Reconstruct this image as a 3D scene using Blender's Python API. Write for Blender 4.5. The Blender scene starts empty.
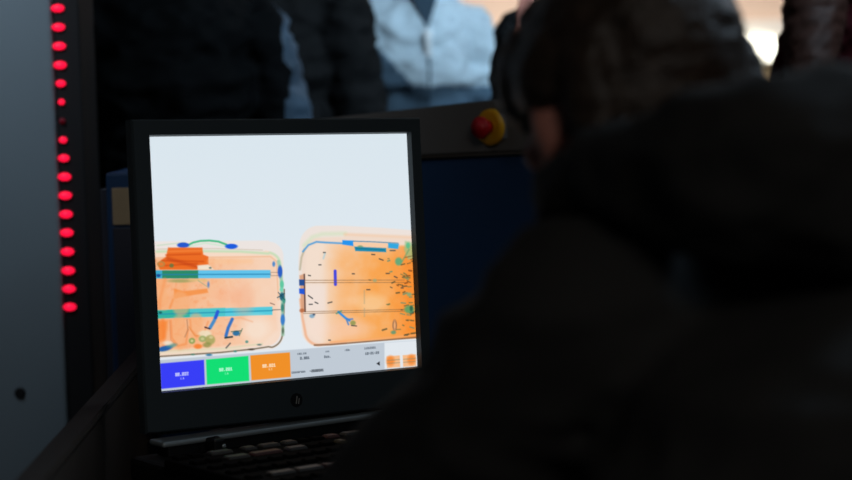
import bpy, bmesh, math, random
import numpy as np
from mathutils import Vector, Matrix, noise

R = math.radians
SC = bpy.context.scene
COL = SC.collection
rng = random.Random(7)

# ------------------------------------------------------------------ camera
F_PX, CX, CY = 2000.0, 426.0, 240.0
CAM_Z, PITCH, ROLL = 1.30, 4.0, 1.6
cam_d = bpy.data.cameras.new('camera')
cam = bpy.data.objects.new('camera', cam_d)
COL.objects.link(cam)
cam_d.sensor_width = 36.0
cam_d.lens = F_PX / 852.0 * 36.0
cam_d.clip_start, cam_d.clip_end = 0.05, 60
cam_rot = Matrix.Rotation(R(90 - PITCH), 3, 'X') @ Matrix.Rotation(R(-ROLL), 3, 'Z')
cam.matrix_world = Matrix.Translation((0, 0, CAM_Z)) @ cam_rot.to_4x4()
cam_d.dof.use_dof = True
cam_d.dof.focus_distance = 2.47
cam_d.dof.aperture_fstop = 3.8
cam_d.dof.aperture_blades = 0
SC.camera = cam
CAM = Vector((0, 0, CAM_Z))

# ------------------------------------------------------------------ world and lights
w = bpy.data.worlds.new('world'); SC.world = w
w.use_nodes = True
w.node_tree.nodes['Background'].inputs[0].default_value = (0.55, 0.68, 0.85, 1)
w.node_tree.nodes['Background'].inputs[1].default_value = 0.02

def area(name, loc, target, size, power, color, spread=180, sy=None):
    d = bpy.data.lights.new(name, 'AREA'); d.energy = power; d.color = color
    d.shape = 'RECTANGLE'; d.size = size; d.size_y = sy or size; d.spread = R(spread)
    o = bpy.data.objects.new(name, d); COL.objects.link(o)
    o.location = loc
    o.rotation_euler = (Vector(target) - Vector(loc)).to_track_quat('-Z', 'Y').to_euler()
    return o
# unseen warm area light, added to brighten the far wall
area('far_wall_fill', (0.6, 8.0, 3.0), (0.6, 9.8, 1.2), 3.0, 52, (1.0, 0.87, 0.76), 140, 0.6)
# cool light added at upper right, aimed at the pale blue jacket
area('jacket_light', (1.5, 2.6, 2.95), (-0.1, 5.0, 1.4), 0.8, 18, (0.62, 0.82, 1.0), 70)
area('hood_rim_light', (2.0, 2.3, 2.95), (0.5, 1.3, 1.2), 0.5, 2.3, (0.60, 0.80, 1.0), 60)  # added cool rim light for the top of the operator's hood
area('ceiling_lamp_detector', (-1.05, 2.45, 2.35), (-0.85, 3.25, 1.75), 0.4, 3.5, (0.72, 0.86, 1.0), 75)  # added light close to the post, gives the panel its top-down falloff
area('operator_fill', (0.7, -1.2, 3.0), (0.0, 2.0, 1.0), 1.2, 9, (1.0, 0.93, 0.86), 120)  # added dim fill behind the camera, lifts jacket and bezel
area('ceiling_lamp_hall', (1.9, 5.6, 3.0), (0.5, 1.5, 1.2), 0.8, 9, (0.85, 0.92, 1.0), 120)

SC.view_settings.view_transform = 'Standard'
SC.view_settings.look = 'None'
SC.view_settings.exposure = 0.0
SC.view_settings.gamma = 1.0
SC.view_settings.use_curve_mapping = False

# ------------------------------------------------------------------ helpers
def ray(px, py):
    return (cam_rot @ Vector(((px - CX) / F_PX, -(py - CY) / F_PX, -1.0)))
def at(px, py, Y):
    d = ray(px, py); return CAM + d * (Y / d.y)
def on_z(px, py, z):
    d = ray(px, py); return CAM + d * ((z - CAM_Z) / d.z)
def on_plane(px, py, p0, n):
    d = ray(px, py); return CAM + d * ((Vector(p0) - CAM).dot(n) / d.dot(n))

def lin(c):
    return tuple(((x / 255) / 12.92 if x / 255 <= 0.04045 else ((x / 255 + 0.055) / 1.055) ** 2.4) for x in c)

def mat(name, col, rough=0.6, spec=0.4, metal=0.0, bump=0.0, bscale=200.0, var=0.0, vscale=8.0, emit=None, es=0.0, sheen=0.0):
    m = bpy.data.materials.new(name); m.use_nodes = True
    nt = m.node_tree; b = nt.nodes['Principled BSDF']
    b.inputs['Base Color'].default_value = (*col, 1)
    b.inputs['Roughness'].default_value = rough
    b.inputs['Specular IOR Level'].default_value = spec
    b.inputs['Metallic'].default_value = metal
    if sheen:
        b.inputs['Sheen Weight'].default_value = sheen
    tc = nt.nodes.new('ShaderNodeTexCoord')
    if var:
        n = nt.nodes.new('ShaderNodeTexNoise'); n.inputs['Scale'].default_value = vscale
        n.inputs['Detail'].default_value = 4
        nt.links.new(tc.outputs['Object'], n.inputs['Vector'])
        r = nt.nodes.new('ShaderNodeValToRGB')
        r.color_ramp.elements[0].position = 0.3; r.color_ramp.elements[1].position = 0.7
        r.color_ramp.elements[0].color = (*[c * (1 - var) for c in col], 1)
        r.color_ramp.elements[1].color = (*[min(1, c * (1 + var)) for c in col], 1)
        nt.links.new(n.outputs['Fac'], r.inputs['Fac'])
        nt.links.new(r.outputs['Color'], b.inputs['Base Color'])
    if bump:
        n = nt.nodes.new('ShaderNodeTexNoise'); n.inputs['Scale'].default_value = bscale
        nt.links.new(tc.outputs['Object'], n.inputs['Vector'])
        bp = nt.nodes.new('ShaderNodeBump'); bp.inputs['Strength'].default_value = bump
        bp.inputs['Distance'].default_value = 0.004
        nt.links.new(n.outputs['Fac'], bp.inputs['Height'])
        nt.links.new(bp.outputs['Normal'], b.inputs['Normal'])
    if emit:
        b.inputs['Emission Color'].default_value = (*emit, 1)
        b.inputs['Emission Strength'].default_value = es
    return m

def link(name, me, m=None, parent=None, smooth=False):
    o = bpy.data.objects.new(name, me); COL.objects.link(o)
    if m: me.materials.append(m)
    if smooth:
        me.polygons.foreach_set('use_smooth', [True] * len(me.polygons))
    if parent: o.parent = parent
    return o
def obj(name, bm, m, parent=None, smooth=False):
    bmesh.ops.recalc_face_normals(bm, faces=bm.faces)
    me = bpy.data.meshes.new(name); bm.to_mesh(me); bm.free()
    return link(name, me, m, parent, smooth)
def thing(name, label, cat, loc=(0, 0, 0), rot=None, group=None):
    o = bpy.data.objects.new(name, None); COL.objects.link(o)
    o.empty_display_size = 0.1
    mw = Matrix.Translation(loc)
    if rot is not None: mw = mw @ rot.to_4x4()
    o.matrix_world = mw
    o['label'] = label; o['category'] = cat
    if group: o['group'] = group
    return o
def tag(o, label=None, cat=None, group=None, kind=None):
    if label: o['label'] = label
    if cat: o['category'] = cat
    if group: o['group'] = group
    if kind: o['kind'] = kind
    return o

def add_box(bm, lo, hi, bev=0.0, seg=2, M=None):
    v = [bm.verts.new((x, y, z)) for x in (lo[0], hi[0]) for y in (lo[1], hi[1]) for z in (lo[2], hi[2])]
    fs = [(0, 1, 3, 2), (4, 6, 7, 5), (0, 4, 5, 1), (2, 3, 7, 6), (0, 2, 6, 4), (1, 5, 7, 3)]
    f = [bm.faces.new([v[i] for i in q]) for q in fs]
    if bev:
        es = list({e for q in f for e in q.edges})
        r = bmesh.ops.bevel(bm, geom=es, offset=bev, segments=seg, affect='EDGES', profile=0.5)
        v = list({x for q in r['faces'] for x in q.verts} | {x for x in v if x.is_valid})
    if M is not None:
        bmesh.ops.transform(bm, matrix=M, verts=[x for x in v if x.is_valid])
def add_prism(bm, pts, ext, bev=0.0):
    ext = Vector(ext)
    a = [bm.verts.new(p) for p in pts]; b = [bm.verts.new(Vector(p) + ext) for p in pts]
    n = len(pts)
    fs = [bm.faces.new(a), bm.faces.new(b[::-1])]
    for i in range(n):
        fs.append(bm.faces.new((a[i], b[i], b[(i + 1) % n], a[(i + 1) % n])))
    if bev:
        bmesh.ops.bevel(bm, geom=list({e for q in fs for e in q.edges}), offset=bev, segments=2, affect='EDGES')
def add_cyl(bm, c, axis, r0, r1, h, n=32, bev=0.0):
    M = Matrix.Translation(Vector(c)) @ Vector(axis).to_track_quat('Z', 'Y').to_matrix().to_4x4() @ Matrix.Translation((0, 0, h / 2))
    r = bmesh.ops.create_cone(bm, cap_ends=True, segments=n, radius1=r0, radius2=r1, depth=h, matrix=M)
    if bev:
        es = [e for e in {e for v in r['verts'] for e in v.link_edges} if len(e.link_faces) == 2 and e.calc_face_angle(0) > 1.0]
        bmesh.ops.bevel(bm, geom=es, offset=bev, segments=3, affect='EDGES')
def add_blob(bm, c, r, rot=None, seg=20):
    if not hasattr(r, '__len__'): r = (r, r, r)
    M = Matrix.Translation(Vector(c)) @ (rot.to_4x4() if rot is not None else Matrix.Identity(4)) @ Matrix.Diagonal((*r, 1))
    bmesh.ops.create_uvsphere(bm, u_segments=seg, v_segments=seg // 2 + 2, radius=1, matrix=M)
def add_cap(bm, p0, p1, r0, r1, seg=18):
    p0, p1 = Vector(p0), Vector(p1)
    add_blob(bm, p0, r0, seg=seg); add_blob(bm, p1, r1, seg=seg)
    d = p1 - p0
    if d.length > 1e-4:
        M = Matrix.Translation((p0 + p1) / 2) @ d.to_track_quat('Z', 'Y').to_matrix().to_4x4()
        bmesh.ops.create_cone(bm, cap_ends=True, segments=seg, radius1=r0, radius2=r1, depth=d.length, matrix=M)
def add_chain(bm, pts, rs):
    for i in range(len(pts) - 1):
        add_cap(bm, pts[i], pts[i + 1], rs[i], rs[i + 1])

def organic(name, bm, m, parent, voxel=0.008, smooth=6, folds=None, fold_fn=None):
    """fuse overlapping closed shapes into ONE continuous smooth surface"""
    me = bpy.data.meshes.new(name); bm.to_mesh(me); bm.free()
    o = bpy.data.objects.new(name, me); COL.objects.link(o)
    md = o.modifiers.new('r', 'REMESH'); md.mode = 'VOXEL'; md.voxel_size = voxel
    s = o.modifiers.new('s', 'SMOOTH'); s.iterations = smooth; s.factor = 0.5
    dg = bpy.context.evaluated_depsgraph_get(); dg.update()
    new = bpy.data.meshes.new_from_object(o.evaluated_get(dg))
    bpy.data.objects.remove(o); bpy.data.meshes.remove(me)
    new.name = name
    if folds:
        amp, sc = folds
        nv = len(new.vertices)
        nrm = [v.normal.copy() for v in new.vertices]
        for v, n in zip(new.vertices, nrm):
            p = v.co
            q = Vector((p.x * sc, p.y * sc, p.z * sc * 1.9))
            d = 1 - abs(noise.noise(q)) * 2.2
            d += 0.5 * (1 - abs(noise.noise(q * 2.1 + Vector((3, 1, 7)))) * 2)
            if fold_fn: d += fold_fn(p)
            v.co = p + n * (amp * (d - 0.8))
    new.materials.clear()
    return link(name, new, m, parent, smooth=True)

# ------------------------------------------------------------------ materials
M_WALL = mat('warm_plaster', (0.80, 0.66, 0.56), 0.9, 0.1, bump=0.15, bscale=60, var=0.03, vscale=2)
M_WALL_LOW = mat('yellow_wall_paint', (0.72, 0.55, 0.33), 0.8, 0.1, var=0.04, vscale=2)
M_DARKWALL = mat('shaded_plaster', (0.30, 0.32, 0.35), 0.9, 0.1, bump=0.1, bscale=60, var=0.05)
M_WHITE = mat('white_trim', (0.86, 0.86, 0.84), 0.5, 0.3, var=0.02)
M_FLOOR = mat('grey_floor', (0.10, 0.10, 0.105), 0.5, 0.3, var=0.15, vscale=4)
M_BEZEL = mat('charcoal_plastic', (0.032, 0.045, 0.052), 0.5, 0.35, bump=0.05, bscale=900)
M_BLACK = mat('black_plastic', (0.006, 0.007, 0.008), 0.5, 0.3, bump=0.05, bscale=700)
M_DECK = mat('black_console_laminate', (0.010, 0.010, 0.010), 0.6, 0.25, bump=0.08, bscale=500, var=0.1)
M_WING = mat('brown_black_panel', (0.020, 0.017, 0.014), 0.7, 0.2, bump=0.08, bscale=300, var=0.1)
M_SILVER = mat('dull_silver', (0.34, 0.40, 0.42), 0.4, 0.5, 0.5, bump=0.03, bscale=600)
M_GREY = mat('grey_painted_metal', (0.115, 0.145, 0.165), 0.6, 0.3, bump=0.05, bscale=400, var=0.03, vscale=3)
M_CHANNEL = mat('black_channel', (0.006, 0.006, 0.007), 0.6, 0.2, bump=0.04, bscale=500)
M_LED = mat('red_led', (0.5, 0.0, 0.02), 0.4, 0.3, emit=(1.0, 0.006, 0.045), es=1.35, var=0.05)
M_LEDDIM = mat('unlit_led', (0.09, 0.004, 0.012), 0.4, 0.3, emit=(1.0, 0.01, 0.06), es=0.03, var=0.05)
M_HOOD = mat('dark_grey_cover', (0.085, 0.078, 0.072), 0.65, 0.25, bump=0.06, bscale=300, var=0.06)
M_NAVY = mat('navy_painted_metal', (0.006, 0.030, 0.085), 0.55, 0.3, bump=0.04, bscale=300, var=0.06)
M_VIOLET = mat('slate_violet_paint', (0.020, 0.021, 0.032), 0.6, 0.3, var=0.06)
M_TAN = mat('tan_paper_label', (0.30, 0.22, 0.13), 0.7, 0.2, var=0.06, vscale=30)
M_YELLOW = mat('yellow_collar', (0.62, 0.30, 0.004), 0.5, 0.3, var=0.03)
M_RED = mat('red_button_plastic', (0.42, 0.006, 0.010), 0.4, 0.35, var=0.03)
M_SKIN = mat('skin', (0.46, 0.19, 0.145), 0.55, 0.35, bump=0.1, bscale=400, var=0.08, vscale=30)
M_HAIR = mat('dark_brown_hair', (0.022, 0.014, 0.009), 0.5, 0.35, bump=0.6, bscale=220, var=0.3, vscale=60)
M_HAIR2 = mat('chestnut_hair', (0.024, 0.010, 0.007), 0.6, 0.15, bump=0.3, bscale=220, var=0.3, vscale=60)
M_COAT = mat('black_wool_jacket', (0.016, 0.016, 0.0155), 0.85, 0.15, bump=0.2, bscale=500, var=0.15)
M_COATBLK = mat('black_coat_cloth', (0.004, 0.0045, 0.005), 0.8, 0.12, bump=0.2, bscale=400, var=0.15)
M_NYLON = mat('dark_blue_nylon', (0.002, 0.0025, 0.003), 0.8, 0.05, bump=0.15, bscale=300, var=0.15)
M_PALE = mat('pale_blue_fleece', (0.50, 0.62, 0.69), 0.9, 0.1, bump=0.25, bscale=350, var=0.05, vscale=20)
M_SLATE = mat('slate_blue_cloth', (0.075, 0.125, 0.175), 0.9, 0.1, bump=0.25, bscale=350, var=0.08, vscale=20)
M_COLLAR = mat('dark_knit_collar', (0.035, 0.06, 0.085), 0.9, 0.1, bump=0.3, bscale=300, var=0.1)
M_ZIP = mat('bright_zip_metal', (0.85, 0.9, 0.92), 0.3, 0.6, 0.4, emit=None, var=0.03)
M_MAROON = mat('maroon_knit', (0.026, 0.002, 0.004), 0.9, 0.1, bump=0.3, bscale=250, var=0.15)
M_TROUSER = mat('dark_trousers', (0.012, 0.013, 0.016), 0.85, 0.15, bump=0.2, bscale=400, var=0.15)
M_SHOE = mat('black_shoe', (0.008, 0.008, 0.008), 0.45, 0.4, bump=0.1, var=0.1)
M_EYE = mat('eye_white', (0.6, 0.58, 0.55), 0.3, 0.5, var=0.03)
M_LAMP = mat('lamp_glass', (0.9, 0.9, 0.8), 0.4, 0.3, emit=(1.0, 0.97, 0.82), es=3.2, var=0.01)

# ------------------------------------------------------------------ the room
bm = bmesh.new(); add_box(bm, (-3.5, -2.0, -0.1), (3.5, 10.1, 0.0))
tag(obj('floor', bm, M_FLOOR), kind='structure')
bm = bmesh.new(); add_box(bm, (-3.5, 10.0, 0.0), (3.5, 10.1, 3.3))
tag(obj('wall_back', bm, M_WALL), kind='structure')
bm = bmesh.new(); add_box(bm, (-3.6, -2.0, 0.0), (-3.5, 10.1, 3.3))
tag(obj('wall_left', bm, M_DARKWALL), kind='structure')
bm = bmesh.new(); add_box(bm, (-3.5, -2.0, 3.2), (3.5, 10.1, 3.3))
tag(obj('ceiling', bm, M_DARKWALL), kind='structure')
# white ledge along the far wall, yellow wainscot below it
z0, z1 = at(765, 36, 9.9).z, at(765, 20, 9.9).z
bm = bmesh.new(); add_box(bm, (-3.4, 9.90, z0), (3.4, 10.0, z1), 0.008)
tag(obj('trim_1', bm, M_WHITE), kind='structure')
bm = bmesh.new(); add_box(bm, (-3.4, 9.96, 0.0), (3.4, 10.0, z0))
tag(obj('trim_2', bm, M_WALL_LOW), kind='structure')
# glowing lamp on the wall below the ledge
lp = at(757, 49, 9.8)
t = thing('wall_lamp', 'round-ended glowing white lamp low on the far beige wall', 'lamp', (lp.x, 9.96, lp.z))
bm = bmesh.new(); add_box(bm, (-0.14, -0.05, -0.075), (0.14, 0.0, 0.075), 0.02)
obj('housing', bm, M_WHITE, t)
bm = bmesh.new(); add_cap(bm, (-0.075, -0.07, 0), (0.075, -0.07, 0), 0.056, 0.056, 24)
obj('lamp_shade', bm, M_LAMP, t, True)

# ------------------------------------------------------------------ walk-through detector post with a column of red lights
PY = 3.25
def vert_plane_pt(px, py): return at(px, py, PY)
e0, e1 = at(51.5, 0, PY), at(66.0, 395, PY)
xr = (e0.x + e1.x) / 2
zlo = 0.0
t = thing('metal_detector', 'tall grey walk-through metal detector panel with red light column', 'metal detector', (xr, PY, 0))
bm = bmesh.new()
add_box(bm, (-0.62, 0, 0.02), (0.0, 0.16, 2.2), 0.006)
obj('side_panel', bm, M_GREY, t)
bm = bmesh.new(); add_box(bm, (0.0, 0.006, 0.02), (0.044, 0.15, 2.2), 0.004)
ch = obj('light_channel', bm, M_CHANNEL, t)
bm = bmesh.new(); add_box(bm, (-0.65, -0.03, 0.0), (0.055, 0.19, 0.02), 0.004)
obj('base', bm, M_CHANNEL, t)
hp = at(20, 393, PY) - Vector((xr, PY, 0))
bm = bmesh.new(); add_cyl(bm, (hp.x, 0.002, hp.z), (0, -1, 0), 0.010, 0.008, 0.006, 24, 0.001)
obj('screw', bm, M_CHANNEL, t)
led_ys = [-29.4, -10.7, 8, 27, 46, 65, 83.5, 102, 121, 140, 158.3, 177, 195.7, 214.5, 233, 252, 271, 289.3, 307.5]
led_w = {6: .75, 7: .5, 8: .5, 9: .62, 10: .85}
for i, y in enumerate(led_ys):
    zz = at(60, y, PY).z
    s = led_w.get(i, 1.0)
    bm = bmesh.new(); add_blob(bm, (0.010 - 0.004 * (1 - s) * 0, 0.004, zz), (0.0105 * s, 0.0055, 0.0062 * (0.5 + 0.5 * s)), seg=16)
    l = obj('light', bm, M_LEDDIM if i == 8 else M_LED, t, True)
    l['label'] = 'unlit red light' if i == 8 else 'glowing red light'

# ------------------------------------------------------------------ X-ray scanner behind the monitor: grey cover, navy body, emergency stop
th = R(24)
n_face = Vector((-math.sin(th), -math.cos(th), 0)); t_face = Vector((math.cos(th), -math.sin(th), 0))
P0 = at(485, 128, 3.05)
def fp(px, py): return on_plane(px, py, P0, n_face)
t = thing('xray_scanner', 'navy baggage scanner body with sloping dark grey cover behind the monitor', 'baggage scanner', (P0.x, P0.y, 0))
t_inv = Matrix.Translation((-P0.x, -P0.y, 0))
bm = bmesh.new()
pts = [t_inv @ fp(*q) for q in ((300, 170), (690, 150), (690, 78), (300, 120.5))]
pts[0].z = pts[1].z + 0.0
back = Vector((0.15, 0.55, 0))
add_prism(bm, [t_inv @ fp(*q) for q in ((300, 163.5), (690, 146.5), (690, 78), (300, 121))], back, 0.006)
obj('cover', bm, M_HOOD, t)
a, b = t_inv @ fp(310, 164.5), t_inv @ fp(680, 148.4)
off = -n_face * 0.012
bm = bmesh.new(); add_prism(bm, [Vector((a.x, a.y, 0.12)) + off, Vector((b.x, b.y, 0.12)) + off, b + off, a + off], back * 0.95, 0.004)
obj('body_panel', bm, M_NAVY, t)
bm = bmesh.new(); add_prism(bm, [Vector((a.x, a.y, 0.0)) - n_face * .05, Vector((b.x, b.y, 0.0)) - n_face * .05, Vector((b.x, b.y, 0.12)) - n_face * .05, Vector((a.x, a.y, 0.12)) - n_face * .05], back * 0.8)
obj('plinth', bm, M_BLACK, t)
# emergency stop
es = t_inv @ fp(494, 127); tilt = Matrix.Rotation(R(-22), 3, 'Z')
ax = (tilt @ n_face).normalized()
bm = bmesh.new()
wedge = Matrix.Translation(es) @ ax.to_track_quat('Z', 'Y').to_matrix().to_4x4()
add_box(bm, (-0.020, -0.020, -0.02), (0.020, 0.020, 0.006), 0.004, M=wedge)
stop = obj('emergency_stop', bm, M_HOOD, t); stop['label'] = 'red mushroom emergency stop button on a yellow collar'
bm = bmesh.new(); add_cyl(bm, es + ax * 0.004, ax, 0.0285, 0.0265, 0.009, 40, 0.002)
obj('collar', bm, M_YELLOW, stop, False)
bm = bmesh.new(); add_cyl(bm, es + ax * 0.013, ax, 0.011, 0.011, 0.012, 32)
add_cyl(bm, es + ax * 0.023, ax, 0.0175, 0.0155, 0.014, 40, 0.004)
obj('push_button', bm, M_RED, stop, True)

# ------------------------------------------------------------------ navy cabinet left of the monitor, tan label
CYD = 2.95
c0 = at(105, 173, CYD); c1 = at(200, 173, CYD)
t = thing('equipment_cabinet', 'slim navy cabinet with a tan label between detector and monitor', 'cabinet', (c0.x, CYD, 0))
bm = bmesh.new(); add_box(bm, (0, 0.004, 0), (c1.x - c0.x, 0.22, c0.z), 0.004)
obj('cabinet_body', bm, M_NAVY, t)
lx0, lx1 = at(112, 200, CYD).x - c0.x, at(150, 200, CYD).x - c0.x
lz0, lz1 = at(120, 225, CYD).z, at(120, 188, CYD).z
bm = bmesh.new(); add_box(bm, (lx0, 0.0, lz0), (lx1, 0.006, lz1), 0.001)
obj('label_sticker', bm, M_TAN, t)
bm = bmesh.new(); add_box(bm, (lx0, -0.002, 0.35), (lx1, 0.006, lz0 - 0.004), 0.001)
obj('door', bm, M_VIOLET, t)
bm = bmesh.new(); add_box(bm, (-0.016, 0.05, 0), (-0.0, 0.20, at(98, 190, CYD).z), 0.002)
obj('side_rail', bm, M_VIOLET, t)

# ------------------------------------------------------------------ screen content, painted on the display surface
def rodrigues(r):
    th_ = np.linalg.norm(r); k = r / th_
    K = np.array([[0, -k[2], k[1]], [k[2], 0, -k[0]], [-k[1], k[0], 0]])
    return np.eye(3) + np.sin(th_) * K + (1 - np.cos(th_)) * K @ K
SW, SH = 0.376, 0.301
quad = np.array([[147, 137], [407, 133], [417, 367], [160, 391]], float)
ob = np.array([[-SW / 2, -SH / 2, 0], [SW / 2, -SH / 2, 0], [SW / 2, SH / 2, 0], [-SW / 2, SH / 2, 0]])
pp = np.array([0, -.5, 0, -.2, .02, 2.4])
def resid(p):
    X = ob @ rodrigues(p[:3]).T + p[3:]
    return (np.c_[CX + F_PX * X[:, 0] / X[:, 2], CY + F_PX * X[:, 1] / X[:, 2]] - quad).ravel()
for _ in range(200):
    r_ = resid(pp); J = np.array([(resid(pp + np.eye(6)[k] * 1e-6) - r_) / 1e-6 for k in range(6)]).T
    pp = pp - np.linalg.solve(J.T @ J + 1e-6 * np.eye(6), J.T @ r_)
RC = rodrigues(pp[:3])
flip = Matrix(((1, 0, 0), (0, -1, 0), (0, 0, -1)))
Rc = Matrix([list(RC[i]) for i in range(3)])
# monitor local frame: x right along the screen, z up, y INTO the monitor
loc_to_pnp = Matrix(((1, 0, 0), (0, 0, -1), (0, 1, 0)))
MON_R = cam_rot @ flip @ Rc @ loc_to_pnp
MON_T = CAM + cam_rot @ flip @ Vector(pp[3:])

NX, NY = 520, 430
gu, gv = np.meshgrid(np.linspace(-SW / 2, SW / 2, NX), np.linspace(-SH / 2, SH / 2, NY))   # v downward
Hs = np.linalg.lstsq
def homography(src, dst):
    A = []
    for (x, y), (u, v) in zip(src, dst):
        A.append([x, y, 1, 0, 0, 0, -u * x, -u * y]); A.append([0, 0, 0, x, y, 1, -v * x, -v * y])
    h = np.linalg.solve(np.array(A), np.array(dst).ravel()); return np.append(h, 1).reshape(3, 3)
Hm = homography(ob[:, :2], quad)
den = Hm[2, 0] * gu + Hm[2, 1] * gv + 1
X = (Hm[0, 0] * gu + Hm[0, 1] * gv + Hm[0, 2]) / den
Y = (Hm[1, 0] * gu + Hm[1, 1] * gv + Hm[1, 2]) / den
IMG = np.empty((NY, NX, 3)); IMG[:] = (219, 231, 238)
yy = (Y - 137) / 230
IMG[:] = np.stack([218 + 8 * yy, 230 + 4 * yy, 238 + 3 * yy], -1)
def put(mask, c, a=1.0):
    m_ = (np.clip(mask, 0, 1) * a)[..., None]; IMG[:] = IMG * (1 - m_) + np.array(c, float) * m_
def mul(mask, c, a=1.0):
    m_ = (np.clip(mask, 0, 1) * a)[..., None]; IMG[:] = IMG * (1 - m_ + m_ * np.array(c, float) / 255)
def poly_m(pts, soft=0.5):
    """convex or not: signed-distance mask of a polygon"""
    d = np.full(X.shape, 1e9); s = np.ones(X.shape)
    n = len(pts)
    for i in range(n):
        ax_, ay_ = pts[i]; bx_, by_ = pts[i - 1]
        ex, ey = bx_ - ax_, by_ - ay_; wx, wy = X - ax_, Y - ay_
        t_ = np.clip((wx * ex + wy * ey) / (ex * ex + ey * ey + 1e-9), 0, 1)
        d = np.minimum(d, (wx - ex * t_) ** 2 + (wy - ey * t_) ** 2)
        c1 = Y >= ay_; c2 = Y < by_; c3 = ex * wy > ey * wx
        fl = (c1 & c2 & c3) | (~c1 & ~c2 & ~c3)
        s = np.where(fl, -s, s)
    return np.clip(0.5 - s * np.sqrt(d) / (2 * soft), 0, 1)
def line_m(pts, w, soft=0.5):
    d = np.full(X.shape, 1e9)
    for (ax_, ay_), (bx_, by_) in zip(pts[:-1], pts[1:]):
        ex, ey = bx_ - ax_, by_ - ay_; wx, wy = X - ax_, Y - ay_
        t_ = np.clip((wx * ex + wy * ey) / (ex * ex + ey * ey + 1e-9), 0, 1)
        d = np.minimum(d, (wx - ex * t_) ** 2 + (wy - ey * t_) ** 2)
    return np.clip(0.5 - (np.sqrt(d) - w / 2) / (2 * soft), 0, 1)
def ell_m(cx, cy, rx, ry, soft=0.5, ang=0):
    c_, s_ = math.cos(R(ang)), math.sin(R(ang))
    dx, dy = X - cx, Y - cy
    q = np.sqrt(((dx * c_ + dy * s_) / rx) ** 2 + ((-dx * s_ + dy * c_) / ry) ** 2)
    return np.clip(0.5 - (q - 1) * min(rx, ry) / (2 * soft), 0, 1)
def rnd_noise(scale, seed):
    r2 = np.random.RandomState(seed); out = 0
    for o_, amp_ in ((1, 1), (2, .5), (4, .25)):
        g = r2.rand(80 * o_, 80 * o_)
        fx = ((X - 140) / scale * o_) % (80 * o_ - 2); fy = ((Y - 130) / scale * o_) % (80 * o_ - 2)
        ix, iy = fx.astype(int), fy.astype(int); tx, ty = fx - ix, fy - iy
        tx = tx * tx * (3 - 2 * tx); ty = ty * ty * (3 - 2 * ty)
        out = out + amp_ * ((g[iy, ix] * (1 - tx) + g[iy, ix + 1] * tx) * (1 - ty) + (g[iy + 1, ix] * (1 - tx) + g[iy + 1, ix + 1] * tx) * ty)
    return out / 1.75
def arc(cx, cy, r, a0, a1, n=8, ry=None):
    return [(cx + r * math.cos(R(a0 + (a1 - a0) * i / n)), cy + (ry or r) * math.sin(R(a0 + (a1 - a0) * i / n))) for i in range(n + 1)]

# suitcase one (left)
case1 = [(140, 242), (268, 241)] + arc(268, 257, 15, -85, -5) + [(284, 330)] + arc(267, 333, 17, 0, 85) + [(220, 354), (140, 359)]
put(poly_m(case1, 0.8), (236, 228, 224))
inner1 = [(140, 251), (262, 252)] + arc(264, 266, 15, -85, -5) + [(281, 330)] + arc(266, 332, 14, 0, 85) + [(220, 352), (140, 357)]
put(poly_m(inner1, 0.8), (246, 218, 198))
inner1b = [(140, 259), (270, 258), (276, 270), (277, 330), (262, 344), (140, 352)]
nz = rnd_noise(9, 3); nz2 = rnd_noise(4, 5)
core = poly_m(inner1b, 2.0)
grad = np.clip((262 - X) / 75, 0, 1)
put(core * (0.25 + 0.75 * grad) * (0.55 + 0.45 * nz), (247, 168, 112), 0.95)
put(core * np.clip((nz2 - .55) * 4, 0, 1) * grad, (244, 140, 84), 0.35)
put(line_m([(157, 252), (200, 251.5), (240, 252), (268, 254)] + arc(267, 266, 13, -80, -10) + [(281, 285)], 2.4, 0.9), (196, 222, 184), 0.9)
put(line_m([(157, 249.5), (215, 249), (262, 250.5)], 0.8, 0.6), (205, 190, 170), 0.8)
put(line_m([(157, 258.5), (230, 257.5), (270, 257), (276, 262), (278, 300)], 1.4, 0.8), (240, 188, 150), 0.9)
put(line_m([(157, 246), (175, 244), (185, 243)], 1.0, 0.7), (180, 215, 180), .7)
put(line_m([(187, 246), (193, 243), (200, 241.4), (209, 241), (218, 242), (226, 245)], 2.0, .5), (70, 185, 130), .95)
put(line_m([(187, 247.3), (205, 243.6), (226, 246.8)], 1.0, .8), (190, 235, 200), .8)
put(ell_m(183, 245.6, 6, 2.7, .5), (38, 88, 205))
put(ell_m(231, 246.8, 6.2, 2.6, .5), (30, 92, 222))
# dark orange stack
put(poly_m([(168, 248), (202, 248), (203, 255), (208, 257), (208.5, 265), (198, 266), (197, 270), (160, 270), (157, 264), (166, 257)], .7), (236, 104, 30), .95)
for q in ([(166, 255.5), (200, 254.5)], [(162, 261), (203, 262)], [(165, 266), (197, 264)]):
    put(line_m(q, 1.4, .9), (205, 74, 20), .75)
put(line_m([(168, 259), (196, 267)], 3, 1.5), (190, 62, 22), .6)
put(line_m([(168, 252), (201, 251)], 1.2, .8), (250, 140, 66), .7)
put(ell_m(161, 264.5, 4, 3, .6), (150, 150, 90), .6); put(ell_m(161, 264.5, 2.4, 1.6, .6), (236, 120, 50), .9)
put(ell_m(171.5, 266, 2.2, 2, .6), (90, 120, 70), .8)
put(poly_m([(197, 266), (208, 265), (214, 270), (198, 270)], .8), (238, 236, 222), .8)
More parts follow.
